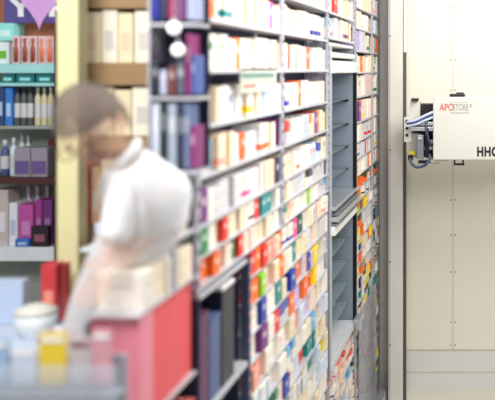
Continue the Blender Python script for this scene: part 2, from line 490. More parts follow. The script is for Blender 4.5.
def boxverts(b, ox, oy, oz):
    x1=XS-.006-b['dx']-ox; x0=XB+.006-ox; y0=b['z0']-oy; y1=b['z1']-oy; z0=b['base']+.0005-oz; z1=b['base']+b['h']-oz
    V=[(x0,y0,z0),(x1,y0,z0),(x1,y1,z0),(x0,y1,z0),(x0,y0,z1),(x1,y0,z1),(x1,y1,z1),(x0,y1,z1)]
    # faces: front(+x), near end(-y), far end, back, top, bottom
    Fc=[(1,2,6,5),(0,1,5,4),(2,3,7,6),(3,0,4,7),(4,5,6,7),(3,2,1,0)]
    side=[(0,0),(1,0),(1,1),(0,1)]
    topc=[(.05,.9),(.05,.9),(.05,.9),(.05,.9)]; 
    U=[side,side,side,side,topc,topc]
    return V,Fc,U
def cname(b):
    bo,ac,st=b['c']
    w=lambda k: WORD.get(k,k)
    if st==2: return 'solid '+w(bo)
    if st==5: return 'plain '+w(bo)
    if st in (2,): return 'solid '+w(bo)
    return {0:'%s %s-banded',1:'%s %s-striped',3:'%s %s-logo',4:'%s %s-topped'}[st] % (w(bo),w(ac).replace(' ','-'))
bynum={}
for b in boxes: bynum.setdefault((b['bay'],b['shelf']),[]).append(b)
for k,l in bynum.items():
    l.sort(key=lambda b:b['z0'])
    for i,b in enumerate(l): b['i']=i+1
for b in indiv:
    V,Fc,U=boxverts(b,0,0,0)
    oc=Vector(((XS+XB)/2,(b['z0']+b['z1'])/2,b['base']))
    V=[tuple(Vector(v)-oc) for v in V]
    me=bpy.data.meshes.new('medicine_box'); me.from_pydata(V,[],Fc)
    uvl=me.uv_layers.new(name='UVMap'); li=0
    for u in U:
        for c in u: uvl.data[li].uv=c; li+=1
    me.update()
    o=link('medicine_box',me,pack_mat(*b['c']),None,oc)
    bv=o.modifiers.new('b','BEVEL'); bv.width=.0014; bv.segments=1
    where={'nearest bay':'nearest bay','middle bay':'middle bay','lower bay':'lower bay'}.get(b['bay'],b['bay'])
    lab='%s medicine box, %s from left on %s shelf, %s'%(cname(b),ORD[b['i']],b['shelf'],where)
    tag(o,lab,'medicine box','medicine boxes on the %s shelf, %s'%(b['shelf'],where))
mats=[];mi={}
V_=[];F_=[];U_=[];MI=[]
for b in rest:
    V,Fc,U=boxverts(b,-.95,6,1); n=len(V_)
    m=pack_mat(*b['c'])
    if m.name not in mi: mi[m.name]=len(mats); mats.append(m)
    V_+=[(v[0]-1.9,v[1],v[2]) for v in V]; F_+=[tuple(i+n for i in f) for f in Fc]
    for u in U: U_+=u
    MI+=[mi[m.name]]*6
V_=[(v[0]+1.9,v[1],v[2]) for v in V_]
me=bpy.data.meshes.new('small_medicine_boxes'); me.from_pydata(V_,[],F_); uvl=me.uv_layers.new(name='UVMap')
for i,u in enumerate(U_): uvl.data[i].uv=u
o=link('small_medicine_boxes',me,mats,None,Vector((-.95,6,1)))
for p,i in zip(me.polygons,MI): p.material_index=i
tag(o,'countless tiny distant medicine boxes filling the far and lower shelves','medicine boxes',None,'stuff')

# ------------------------------------------------------------ lift cabinet (px 329-355)
cz0,cz1=z329+.005,z355-.005
XC=XS-.22
cab=empty('lift_cabinet',(XS-.1,(cz0+cz1)/2,H-1.79),'tall metal lift cabinet with two open glass-shelved openings among the medicine shelves','cabinet')
def cb(name,x0,x1,y0,y1,La,Lb,m,par=None,**k): return child(name,Bx(x0,x1,y0,y1,H-Lb,H-La,**k),m,par or cab)
cb('side_panel',XC,XS,cz0,cz0+.015,-.16,1.79,M['post'])
cb('side_panel',XC,XS-.002,cz1-.09,cz1-.075,-.16,1.79,M['cabin'])
cb('back_panel',XC-.01,XC,cz0,cz1-.075,-.16,1.79,M['cabin'])
cb('top_panel',XC,XS,cz0+.015,cz1-.09,-.16,-.145,M['hood'])
cb('hood',XC+.02,XS+.015,cz0+.016,cz1-.1,-.105,-.075,M['hood'],bev=.008)
cb('hood',XC+.02,XS+.03,cz0+.016,cz1-.1,-.055,.02,M['hood'],bev=.014)
cb('guide_rail',XS-.01,XS+.022,cz1-.085,cz1-.055,.02,1.72,M['blackm'])
cb('guide_rail',XS-.01,XS+.016,cz1-.035,cz1-.005,-.02,1.72,M['blackm'])
cb('rail_strip',XS+.0,XS+.012,cz1-.054,cz1-.036,.02,1.72,M['alu'])
cb('front_strip',XS-.004,XS+.008,cz0+.0,cz0+.05,-.14,1.79,M['post'])
for L in (.19,.35,.50,.65,1.12,1.27,1.42,1.55):
    s=cb('glass_shelf',XC+.01,XS-.02,cz0+.02,cz1-.1,L,L+.006,M['glass'])
    child('bracket',Bx(XC+.02,XS-.03,cz1-.112,cz1-.093,H-L-.022,H-L-.008),M['blackm'],s)
# tray assembly
for La,Lb,xo,m in ((.80,.82,.03,M['alu']),(.838,.846,.042,M['alud']),(.855,.885,.05,M['alu']),(.895,.905,.05,M['alud']),(.91,.965,.03,M['hood'])):
    cb('tray_bar',XS-.14,XS+xo,cz0+.03,cz1-.1,La,Lb,m,bev=.004)
cb('bottom_tray',XS-.13,XS+.015,cz0+.02,cz1-.1,1.70,1.75,mat('grey_tray',(.78,.79,.80),.4),bev=.006)
cb('floor_panel',XC,XS-.135,cz0+.016,cz1-.092,1.76,1.77,M['cabin'])
bm=bmesh.new(); bbox(bm,(XS+.04,cz1-.10,H-1.69),(.05,.16,.03),bev=.006); bbox(bm,(XS+.05,cz1-.16,H-1.72),(.03,.04,.06),bev=.006)
child('latch',bm,M['alu'],cab)
# hazy plastic cover over distant bay's low shelves
solo('plastic_cover', Bx(XS+.012,XS+.016,z355+.10,z373+.1,.1205,H-1.72), M['cover'], 'hazy grey plastic cover hanging over the low shelves of the distant bay','cover')
solo('floor_kickplate', Bx(XS+.008,XS+.08,z355-.2,7.5,0,.12,bev=.01), M['alu'], 'pale metal ledge along the floor below the distant shelves','ledge')

# ------------------------------------------------------------ dark open cabinet (px 205-250, low)
dk=empty('dark_cabinet',(XS-.1,(z204+z250)/2,0),'dark blue open cabinet low in the nearest bay beside the red cartons','cabinet')
cb('back_panel',XB-.02,XB,z204,z250-.03,.73,2.78,M['backdeep'],dk)
cb('side_panel',XB,XS,z204+.0,z204+.014,.73,2.78,M['backdeep'],dk)
cb('side_panel',XB,XS-.035,z250-.045,z250-.03,.73,2.78,M['backdeep'],dk)
cb('top_panel',XB,XS,z204+.014,z250-.045,.715,.728,M['edge'],dk)
cb('shelf',XB,XS+.002,z204+.014,z250-.045,1.10,1.118,M['edge'],dk)
cb('shelf',XB,XS+.002,z204+.014,z250-.045,1.5,1.52,M['edge'],dk)
M['binder']=mat('black_card',(.13,.14,.20),.4); M['bluebinder']=mat('slate_blue_card',(.28,.35,.52),.4); M['plum']=mat('plum_card',(.36,.18,.34),.45)
M['foldertop']=mat('folder_white',(.93,.93,.92),.5)
g='tall dark storage boxes in the dark cabinet'
for z_,w,h,m,l in ((z204+.03,.10,.30,M['plum'],'tall plum-coloured storage box, leftmost in the dark cabinet'),(z204+.14,.12,.26,M['bluebinder'],'tall slate blue storage box second in the dark cabinet'),(z204+.28,.15,.335,M['binder'],'tall black storage box with white top near the perforated post')):
    e=empty('storage_box',(XS-.07,z_+w/2,H-1.10),l,'box',g)
    child('body',Bx(XB+.01,XS-.008,z_,z_+w,H-1.10,H-1.10+h,bev=.003),m,e)
    child('lid',Bx(XB+.01,XS-.006,z_,z_+w,H-1.10+h,H-1.10+h+.012),M['foldertop'] if m is M['binder'] else m,e)
# ------------------------------------------------------------ low front shelf (px 59-204)
lf=empty('low_shelf_rack',(XS-.07,2.4,0),'low front rack of shelves holding white and red cartons at lower left','shelving')
for L,za in ((.495,2.62),(.64,2.34),(.94,2.34),(1.25,2.34)):
    bm=Bx(XB,XS-.004,za,z204-.015,H-L-.006,H-L); bbox(bm,(XS-.003,(za+z204-.015)/2,H-L-.003),(.004,z204-.015-za,.008))
    child('shelf',bm,M['edge'],lf)
child('upright',Bx(XS-.014,XS,2.61,2.63,H-.64,H-.36),M['post'],lf)
child('back_panel',Bx(XB-.006,XB-.001,2.34,z204-.02,0,H-.66),M['cabin'],lf)
def cart_mat(name,c1,c2,sc,th):
    m,nt,b=newmat(name)
    tc=nt.nodes.new('ShaderNodeTexCoord'); v=nt.nodes.new('ShaderNodeTexVoronoi'); v.inputs['Scale'].default_value=sc; nt.links.new(tc.outputs['Object'],v.inputs['Vector'])
    g_=nt.nodes.new('ShaderNodeMath'); g_.operation='LESS_THAN'; nt.links.new(v.outputs['Distance'],g_.inputs[0]); g_.inputs[1].default_value=th
    mx=nt.nodes.new('ShaderNodeMix'); mx.data_type='RGBA'; nt.links.new(g_.outputs[0],mx.inputs['Factor']); mx.inputs['A'].default_value=s2l(c1); mx.inputs['B'].default_value=s2l(c2)
    nt.links.new(mx.outputs['Result'],b.inputs['Base Color']); b.inputs['Roughness'].default_value=.4; return m
M['pinkred']=mat('coral_red_card',(.90,.33,.36),.45,0,.05,6); M['redspot']=cart_mat('red_printed_card',(.80,.08,.07),(.97,.85,.82),16,.28); M['redorange']=cart_mat('red_orange_card',(.83,.12,.06),(.95,.45,.10),12,.3); M['rosy']=mat('rose_card',(.93,.55,.62),.45)
k=0
for z_,w,m,l in ((2.36,.10,M['rosy'],'large rose pink carton at the left end of the red carton row'),(2.47,.12,M['pinkred'],'large coral red carton second in the red carton row'),(2.60,.12,M['pinkred'],'large coral red carton third in the red carton row'),(2.722,.09,M['pinkred'],'large coral red carton beside the dark cabinet')):
    solo('large_carton',Bx(XB+.001,XS-.006-.004*k,z_,z_+w,H-.94+.001,H-.94+.288,bev=.002),m,l,'carton','large red cartons on the low front shelf'); k+=1
for z_,w,m,l in ((2.35,.08,M['redorange'],'red and orange patterned carton lower left of the low rack'),(2.435,.08,M['redspot'],'bright red carton with white spots, second on lowest visible shelf'),(2.52,.08,M['redspot'],'bright red white-spotted carton under the coral red one'),(2.605,.08,M['redorange'],'red and orange patterned carton between spotted cartons'),(2.69,.08,M['redspot'],'bright red white-spotted carton fifth on lowest visible shelf'),(2.772,.04,M['redspot'],'bright red white-spotted carton beside the dark cabinet, rightmost')):
    solo('red_carton',Bx(XB+.01,XS-.006,z_,z_+w,H-1.25+.001,H-1.25+R.uniform(.22,.26),bev=.002),m,l,'carton','printed red cartons on the low front shelf')

# ------------------------------------------------------------ shop fixtures at left: glass reflection built as solid objects
# dark book-like packs on the end rack
er=empty('end_rack',P(176,190,2.78),'narrow end rack of dark blue and purple slim packs beside the first bay','shelving')
zf=2.68
ea=P(150,0,zf).x; eb=P(197,0,zf).x
for py in (23,97,171):
    child('shelf',Bx(ea,eb,zf,zf+.12,P(0,py+3,zf).z,P(0,py,zf).z),M['edge'],er)
child('back_panel',Bx(ea,eb,zf+.12,zf+.125,P(0,175,zf).z,P(0,-60,zf).z),M['backdeep'],er)
child('side_panel',Bx(ea-.006,ea,zf,zf+.12,P(0,175,zf).z,P(0,-60,zf).z),M['post'],er)
cm={}
def cmat(c,n=None):
    k=tuple(c)
    if k not in cm: cm[k]=mat('coloured_card_%d'%len(cm),c,.45,0,.04,10)
    return cm[k]
packs=[(20,[(152,7,-22,(.10,.13,.55),'royal blue'),(160,7,-20,(.10,.14,.30),'navy blue'),(168,9,-24,(.55,.10,.30),'wine red'),(178,8,-22,(.42,.14,.40),'plum'),(187,8,-22,(.62,.65,.78),'pale lilac-blue')],'top'),
 (95,[(152,7,62,(.12,.14,.20),'black'),(152,0,0,0,0),(160,7,70,(.70,.72,.82),'pale grey-blue'),(168,8,66,(.42,.22,.22),'maroon'),(177,8,62,(.35,.35,.42),'grey'),(186,5,34,(.55,.14,.42),'magenta'),(191,5,55,(.25,.34,.60),'mid blue')],'middle'),
 (169,[(152,8,104,(.80,.82,.88),'pale grey'),(161,6,100,(.12,.20,.22),'dark teal'),(168,9,104,(.62,.66,.72),'silver grey'),(178,6,104,(.16,.20,.30),'charcoal'),(184,6,104,(.40,.46,.60),'blue-grey'),(190,6,126,(.50,.16,.42),'berry purple')],'bottom')]
for base,lst,rw in packs:
    for px,w,top,c,nm in lst:
        if not w: continue
        a=P(px,base-.5,zf+.01); t=P(px+w-.6,top,zf+.01)
        e=empty('slim_pack',((a.x+t.x)/2,zf+.05,a.z),'slim %s pack on the %s shelf of the end rack'%(nm,rw),'pack','slim dark packs on the end rack')
        child('body',Bx(a.x,t.x,zf+.01,zf+.10,a.z,t.z,bev=.002),cmat(c),e)
        hh=t.z-a.z
        child('spine_label',Bx(a.x+.003,t.x-.003,zf+.0085,zf+.0105,a.z+hh*.55,a.z+hh*.8),cmat(tuple(min(1,x*.5+.45) for x in c)),e)
# lamp glare reflected in the glass, built as two glowing bulbs
M['bulb']=mat('lamp_glare_white',(1,1,1),.3,0,0,5,1,1.0)
for k,(px,py,r) in enumerate(((174,28,6.5),(178,50,6))):
    z_=2.60-.12*k; c=P(px,py,z_); rr=r*z_/F
    e=empty('lamp_reflection',(c.x,c.y,c.z),'%s small round white lamp reflection, built as a glowing bulb before the dark packs'%('upper','lower')[k],'lamp','small round lamp reflections')
    bm=bmesh.new(); bmesh.ops.create_uvsphere(bm,u_segments=20,v_segments=12,radius=rr,matrix=Matrix.Translation(c)); child('bulb',bm,M['bulb'],e,True)
    child('socket',cyl(bmesh.new(),c+Vector((0,0,rr*.9)),c+Vector((0,0,rr*1.5)),rr*.35),M['post'],e)
    child('cord',cyl(bmesh.new(),c+Vector((0,0,rr*1.5)),c+Vector((0,0,1.2)),.0012,6),M['post'],e)

# cream box shelf unit px 78-152
zc_=3.35
cu_=empty('wooden_shelf_unit',P(115,400,zc_+.15),'brown wooden shelf unit holding large cream boxes behind the bending person','shelving')
xa=P(79,0,zc_).x; xb_=P(158,0,zc_).x
bands=[(-4,8),(63,85),(136,150),(226,243),(300,312)]
for a0,b0 in bands:
    child('shelf',Bx(xa,xb_,zc_,zc_+.3,P(0,b0,zc_).z,P(0,a0,zc_).z),M['woodband'],cu_)
child('back_panel',Bx(xa,xb_,zc_+.3,zc_+.31,1.1,P(0,-30,zc_).z),M['backbrown'],cu_)
child('side_panel',Bx(xa-.012,xa,zc_,zc_+.3,1.1,P(0,-30,zc_).z),M['woodband'],cu_)
child('side_panel',Bx(xb_,xb_+.012,zc_,zc_+.3,1.1,P(0,-30,zc_).z),M['woodband'],cu_)
SNAP=[]
def snap(z):
    b=[s_ for s_ in SNAP if abs(s_-z)<.05]
    return min(b,key=lambda s_:abs(s_-z)) if b else z
def shopbox(px0,px1,py0,py1,z,m,name,label,cat,group=None,lab=None,depth=.12,bev=.003,**kw):
    a=P(px0,py1,z); c=P(px1,py0,z); a.z=snap(a.z)
    e=empty(name,((a.x+c.x)/2,z+depth/2,a.z),label,cat,group)
    child('body',Bx(a.x,c.x,z,z+depth,a.z+.0005,c.z,bev=bev),m,e)
    if lab is not None:
        w=c.x-a.x;h=c.z-a.z
        child('printed_label',Bx(a.x+w*.2,c.x-w*.2,z-.0015,z+.0005,a.z+h*.25,a.z+h*.6),lab,e)
    return e
SNAP+=[P(0,a0,zc_).z for a0,b0 in bands]
paleprint=cmat((.90,.80,.68)); greyprint=cmat((.84,.81,.78))
for (px0,px1,py0,py1,t,l) in ((82,101,12,62.5,0,'large cream box, left on the top shelf of the wooden unit'),(102,117,9,62.5,1,'large ivory box, second on top shelf of the wooden unit'),(118,133,13,62.5,0,'large cream box, third on top shelf of the wooden unit'),(134.5,153,11,62.5,1,'large ivory box, right on the top shelf of the wooden unit'),
    (81,98,88,135.5,1,'large ivory box behind the person\'s head, left'),(99,113,86,135.5,0,'large cream box behind the person\'s head, middle'),(114,131,90,135.5,0,'large cream box right of the person\'s head'),(132,155,87,135.5,1,'wide ivory box at right end of the second wooden shelf'),
    (101,116,160,225.5,0,'tall cream box beside the white coat on the third wooden shelf'),(117,133,158,225.5,1,'tall ivory box behind the white coat on third wooden shelf')):
    shopbox(px0,px1,py0,py1,zc_+.02,M['creambox2'] if t else M['creambox'],'cream_box',l,'box','large cream boxes on the wooden unit',paleprint if t==0 else greyprint,.2)
shopbox(82,90,164,225.5,zc_+.02,cmat((.80,.22,.25)),'red_box','tall red box on the third wooden shelf below the person\'s head','box',None,cmat((.92,.55,.45)),.2)
shopbox(91,100,167,225.5,zc_+.02,cmat((.95,.78,.62)),'peach_box','tall peach box between the red and cream boxes','box',None,cmat((.98,.9,.8)),.2)
for (px0,px1,py0,m,l) in ((82,96,262,M['creambox'],'squat cream box, left on the lowest wooden shelf'),(98,120,258,M['creambox2'],'wide ivory box, centre of the lowest wooden shelf'),(122,145,262,M['creambox'],'squat cream box, right on the lowest wooden shelf')):
    shopbox(px0,px1,py0,299.5,zc_+.02,m,'cream_box',l,'box','large cream boxes on the wooden unit',greyprint,.2)
# cream post
zp_=3.15
solo('display_post',Bx(P(56,0,zp_).x,P(78,0,zp_).x,zp_,zp_+.08,1.1,P(0,-60,zp_).z,bev=.01),M['post_cream'],'wide cream-yellow upright post between the cosmetics rack and wooden shelf unit','post')

# cosmetics rack px 0-55
zs=4.60
xl=P(-22,0,zs).x; xr=P(54,0,zs).x
ck=empty('cosmetics_rack',P(20,400,zs+.1),'aqua and white cosmetics display rack at far left','shelving')
M['rackback']=mat('muted_rack_back',(.62,.66,.62),.6,0,.1,6); M['brownback']=mat('copper_back',(.68,.44,.32),.6,0,.06,8); M['darkbrown']=mat('dark_brown_lip',(.30,.16,.14),.5)
child('back_panel',Bx(xl,xr,zs+.2,zs+.21,1.1,P(0,80,zs).z),M['rackback'],ck)
child('upper_back_panel',Bx(xl,xr,zs+.2,zs+.21,P(0,80,zs).z,P(0,-40,zs).z),M['brownback'],ck)
child('side_panel',Bx(xr,xr+.01,zs,zs+.2,1.1,P(0,30,zs).z),M['darkbrown'],ck)
for py,h,m in ((64,9,M['aqua']),(83,3,M['aqua']),(126,3,M['rackback']),(177,7,M['darkbrown']),(247,14,M['shopwhite'])):
    child('shelf',Bx(xl,xr,zs,zs+.2,P(0,py+h,zs).z,P(0,py,zs).z),m,ck)
SNAP+=[P(0,py,zs).z for py in (64,83,126,177,247)]
def bottle(px,w,top,base,z,m,capm,name,label,cat,group):
    a=P(px,base,z); t=P(px,top,z); a.z=snap(a.z); r=w*.5*z/F; h=t.z-a.z
    e=empty(name,(a.x,z+r,a.z),label,cat,group); c=(a.x,z+r,a.z+.0005)
    child('body',lathe(bmesh.new(),[(r*.9,0),(r,.004),(r,h*.68),(r*.8,h*.75),(r*.42,h*.79),(r*.42,h*.82)],c,16),m,e,True)
    child('cap',lathe(bmesh.new(),[(r*.5,h*.82),(r*.5,h*.99),(r*.42,h)],c,14),capm,e,True)
    child('label_band',lathe(bmesh.new(),[(r*1.02,h*.2),(r*1.02,h*.55)],c,16),cmat((.85,.85,.86)),e)
    return e
# five coppery packs with sleeve windows
M['copper']=mat('copper_red',(.62,.30,.24),.4); M['coral']=mat('coral_orange',(.95,.52,.38),.4); M['window']=mat('clear_sleeve',(.93,.82,.82),.3)
for k,(px,m,nm) in enumerate(((11,M['copper'],'leftmost dark copper'),(20,M['copper'],'second dark copper'),(28,M['copper'],'third dark copper'),(37,M['coral'],'coral orange'),(45,M['coral'],'rightmost coral orange'))):
    a=P(px,63.5,zs-.0); t=P(px+7.6,36,zs); a.z=snap(a.z)
    e=empty('bottle_pack',((a.x+t.x)/2,zs+.04,a.z),'%s bottle in a pale windowed sleeve under the purple sign'%nm,'bottle','boxed bottles under the purple sign')
    child('sleeve',Bx(a.x,t.x,zs+.012,zs+.07,a.z+.0005,t.z,bev=.002),M['window'],e)
    w=t.x-a.x; cx=(a.x+t.x)/2; h=t.z-a.z
    child('bottle',lathe(bmesh.new(),[(w*.30,h*.08),(w*.30,h*.55),(w*.12,h*.68),(w*.16,h*.72),(w*.22,h*.92)],(cx,zs+.012,a.z),14),m,e,True)
shopbox(50.3,53.8,40,63.5,zs+.08,cmat((.98,.55,.12)),'orange_pack','bright orange pack at the right end of the bottle row','pack',None,cmat((1,.75,.4)))
# purple sign with YER
sg=empty('shop_sign',P(32,24,zs+.1),'purple sign board with white lettering at top left','sign')
a=P(4,23,zs+.06); t=P(56,-34,zs+.06)
child('board',Bx(a.x,t.x,zs+.06,zs+.075,a.z,t.z,bev=.003),cmat((.36,.32,.58)),sg)
p=P(12,15.5,zs+.058); facetext('lettering','YER',.115,(p.x,zs+.0585,p.z),cmat((.97,.97,1.0)),sg,.006,1.15,1.3)
for px,py in ((8,-34),(50,-34)): pass
# pink heart pendant
def heart(cx,cy,w,h,z,m,name,label):
    bm=bmesh.new(); pts=[]
    for i in range(40):
        t=2*math.pi*i/40; x=16*math.sin(t)**3; y=13*math.cos(t)-5*math.cos(2*t)-2*math.cos(3*t)-math.cos(4*t)
        pts.append((x/32*w,(y+17)/29*h))
    o_=P(cx,cy,z)
    v1=[bm.verts.new((o_.x+x,z,o_.z+y)) for x,y in pts]; v2=[bm.verts.new((o_.x+x,z+.008,o_.z+y)) for x,y in pts]
    bm.faces.new(v1); bm.faces.new(list(reversed(v2)))
    for i in range(40): bm.faces.new((v1[i],v2[i],v2[(i+1)%40],v1[(i+1)%40]))
    bmesh.ops.recalc_face_normals(bm,faces=bm.faces)
    cyl(bm,(o_.x,z+.007,o_.z+h*.5),(o_.x,z+.0152,o_.z+h*.5),.008,8)
    return solo(name,bm,m,label,'decoration')
heart(39,30,.30,.39,zs+.045,cmat((.86,.66,.90)),'heart_decoration','pink-lilac paper heart hanging point down over the purple sign')
shopbox(-3,13,23,41,zs+.03,cmat((.60,.93,.90)),'aqua_pack','aqua pack below the left end of the purple sign','pack',None,cmat((.85,1,.98)))
shopbox(-4,9,42,63.5,zs+.03,cmat((.93,.98,1.0)),'white_pack','white pack left of the coppery bottles','pack',None,cmat((.45,.75,.25)))
for k,(a0,b0,l) in enumerate(((1,14,'teal box at left of the second cosmetics shelf'),(16,34,'teal box in the middle of second cosmetics shelf'),(36,53,'wide teal box at right of second cosmetics shelf'))):
    shopbox(a0,b0,74,82.5,zs+.01,cmat((.10,.45,.45)),'teal_box',l,'box','teal boxes under the aqua shelf',cmat((.6,.9,.9)))
shopbox(-4,4,86,125.5,zs+.02,cmat((.20,.30,.50)),'dark_blue_box','dark blue box at the far left of third cosmetics shelf','box',None,cmat((.7,.8,.9)))
shopbox(5,12,88,125.5,zs+.01,cmat((.22,.50,.82)),'blue_box','bright blue box left of the grey bottles','box',None,cmat((.7,.85,1)))
for k,px in enumerate((16,22.5,29)):
    bottle(px,6,85,125.5,zs+.02,cmat((.36,.38,.38)),cmat((.22,.24,.26)),'grey_bottle','%s dark grey bottle on the third cosmetics shelf'%('first','second','third')[k],'bottle','dark grey bottles')
for k,px in enumerate((36.5,43,49.5)):
    bottle(px,6,86,125.5,zs+.02,cmat((.86,.83,.68)),cmat((.70,.72,.62)),'cream_bottle','%s pale cream bottle right of the grey bottles'%('first','second','third')[k],'bottle','pale cream bottles')
# shelf at 129
for k,(px,w,tp,c,nm) in enumerate(((3,8,140,(.30,.38,.55),'dark blue'),(12,7,138,(.88,.93,.97),'white'),(20.5,6,134,(.93,.95,.95),'small white'),(27,6,135,(.90,.92,.92),'pale grey'))):
    bottle(px,w,tp,176.5,zs+.03 if k<2 else zs+.135,cmat(c),cmat((.9,.94,.96)),'lotion_bottle','%s lotion bottle on the fourth cosmetics shelf'%nm,'bottle','lotion bottles')
for k,(a0,b0,l) in enumerate(((14,30,'grey and purple box, left of the pair on the fourth shelf'),(31,47,'grey and purple box, right of the pair on the fourth shelf'))):
    e=shopbox(a0,b0,148,176.5,zs,cmat((.62,.59,.64)),'face_cream_box',l,'box','grey and purple box pair')
    a=P(a0+1,174,zs); c=P(b0-1,161,zs)
    child('purple_panel',Bx(a.x,c.x,zs-.002,zs+.001,a.z,c.z),cmat((.42,.34,.56)),e)
shopbox(48,53.5,140,176.5,zs+.125,cmat((.42,.10,.18)),'maroon_box','narrow maroon box at right of the fourth cosmetics shelf','box',None,cmat((.6,.3,.35)))
# magenta shelf
for k,(a0,b0,tp,c,nm) in enumerate(((19,33,205,(.78,.32,.66),'magenta'),(35,42,200,(.62,.22,.56),'purple-magenta'),(43,52,200,(.45,.20,.48),'deep purple'))):
    shopbox(a0,b0,tp,246.5,zs+.04,cmat(c),'perfume_box','%s perfume box on the lowest cosmetics shelf'%nm,'box','magenta and purple perfume boxes',cmat(tuple(min(1,x*.6+.35) for x in c)))
for k,px in enumerate((27,36,46)):
    bottle(px,7,186,246.5,zs+.16 -.0,cmat((.85,.82,.90)),cmat((.95,.95,.98)),'white_bottle','%s white-capped bottle standing behind the magenta boxes'%('first','second','third')[k],'bottle','white-capped bottles')
shopbox(31,48,226,246.5,zs-.0,cmat((.16,.12,.16)),'dark_compact_box','small dark box in front of the purple boxes','box',None,cmat((.6,.35,.4)),.035)
shopbox(15,29,239,246.5,zs-.0,cmat((.25,.45,.80)),'small_blue_box','small flat blue box on the lowest cosmetics shelf','box',None,cmat((.7,.8,.95)),.035)
shopbox(-6,8,190,246.5,zs+.03,cmat((.80,.76,.74)),'beige_carton','large beige carton at far left of the lowest cosmetics shelf','box',None,cmat((.92,.92,.95)))
shopbox(9,17,203,246.5,zs+.03,cmat((.93,.94,.98)),'white_carton','white carton left of the magenta box','box',None,cmat((.75,.8,.9)))

# sign cards on small white ledge
zl=3.05
lbm=Bx(P(80,0,zl).x,P(124,0,zl).x,zl,zl+.20,P(0,252,zl).z,P(0,248.5,zl).z,bev=.002)
bbox(lbm,(P(118,0,zl).x,zl+.16,(1.1+P(0,252,zl).z)/2),(.02,.02,P(0,252,zl).z-1.1)); bbox(lbm,(P(118,0,zl).x,zl+.16,1.1055),(.14,.10,.01))
ld=solo('display_ledge',lbm,M['shopwhite'],'thin white ledge holding price cards beside the white coat','ledge')
SNAP.append(P(0,248.5,zl).z)
def card(px0,px1,py0,py1,pb,z,label):
    a=P(px0,py1,z); c=P(px1,py0,z)
    e=empty('price_card',((a.x+c.x)/2,z,snap(P(0,pb,z).z)),label,'sign','price cards on the white ledge')
    child('card',Bx(a.x,c.x,z,z+.003,a.z,c.z),cmat((.86,.89,.98)),e)
    child('stem',Bx((a.x+c.x)/2-.004,(a.x+c.x)/2+.004,z+.001,z+.004,snap(P(0,pb,z).z),a.z),cmat((.8,.82,.9)),e)
    bm=bmesh.new(); w=c.x-a.x; x=a.x+w*.14
    for i,ww in enumerate((.12,.08,.10,.06,.11,.07,.09)):
        bbox(bm,(x+ww*w/2,z-.001,a.z+(c.z-a.z)*.48),(ww*w*.8,.002,(c.z-a.z)*.30)); x+=ww*w+.0015
    child('printing',bm,cmat((.16,.20,.42)),e)
card(95,114,223,233,248.4,zl+.03,'pale blue price card with dark lettering, lower front one on the ledge')
card(109,119,213,224,248.4,zl+.09,'smaller pale price card behind the front one')
shopbox(95,112,236,248.4,zl+.05,cmat((.88,.52,.45)),'pink_orange_pack','pink and orange pack below the price card','pack',None,cmat((.97,.75,.5)),.04)

# counter lower left
zk0,zk1=2.78,3.13
ct=empty('shop_counter',((P(-40,0,zk0).x-1.30)/2,3.0,1.1),'blue-grey shop counter at lower left under the cosmetics rack','counter')
M['counter']=mat('blue_grey_laminate',(.60,.68,.80),.35,0,.05,5); M['countertop']=mat('pale_countertop',(.80,.84,.90),.25,0,.05,5)
child('body',Bx(-2.0,-1.27,zk0+.02,zk1,1.1,H-.90,bev=.004),M['counter'],ct)
child('worktop',Bx(-2.02,-1.25,zk0,zk1,H-.90,H-.865,bev=.006),M['countertop'],ct)
for px in (12,45):
    child('panel_groove',Bx(P(px,0,zk0).x,P(px+1,0,zk0).x,zk0+.016,zk0+.021,1.11,H-.91),cmat((.42,.50,.62)),ct)
top=H-.865
def onc(px,py): # point on counter top under pixel
    z=.865*F/(py-70); return P(px,py,z)
c=onc(36,336)
e=empty('round_tray',(c.x,c.y,top),'round white dish standing on the shop counter','dish')
child('bowl',lathe(bmesh.new(),[(.04,.0005),(.045,.008),(.062,.035),(.066,.075),(.060,.073),(.03,.02)],(c.x,c.y,top),28),M['shopwhite'],e,True)
child('lid',lathe(bmesh.new(),[(.067,.076),(.063,.088),(.03,.102),(.01,.106)],(c.x,c.y,top),28),cmat((.90,.90,.86)),e,True)
e=shopbox(41,56,262,323,3.0,cmat((.82,.24,.26)),'upright_carton','upright red carton standing at the back of the shop counter','carton',None,cmat((.95,.6,.55)),.06)
e.location.z=top; 
shopbox(58,64,262,321,3.05,cmat((.88,.35,.30)),'slim_red_pack','slim light red pack beside the upright red carton','pack',None,cmat((.97,.8,.75)),.05).location.z=top
def tray(px,py,w,d,label,m,content):
    c=onc(px,py); e=empty('paper_tray',(c.x,c.y,top),label,'tray','letter trays on the shop counter')
    bm=bmesh.new(); bbox(bm,(c.x,c.y,top+.003),(w,d,.005))
    for sx in (-1,1): bbox(bm,(c.x+sx*w/2,c.y,top+.025),(.004,d,.05))
    bbox(bm,(c.x,c.y+d/2,top+.025),(w,.004,.05)); bbox(bm,(c.x,c.y-d/2,top+.013),(w,.004,.025))
    child('tray_body',bm,m,e)
    child('papers',Bx(c.x-w*.42,c.x+w*.42,c.y-d*.42,c.y+d*.42,top+.0062,top+.02),content,e)
tray(84,322,.14,.20,'white letter tray with lilac papers on the counter, right of red carton',M['shopwhite'],cmat((.85,.75,.92)))
tray(66,347,.13,.12,'white letter tray with pink papers at the front of counter',M['shopwhite'],cmat((.92,.55,.68)))
c=onc(5,325)
e=solo('white_binder',Bx(c.x-.06,c.x+.06,c.y,c.y+.05,top+.0005,top+.15,bev=.004),cmat((.75,.82,.92)),'pale blue box file standing at the far left of the counter','box file')
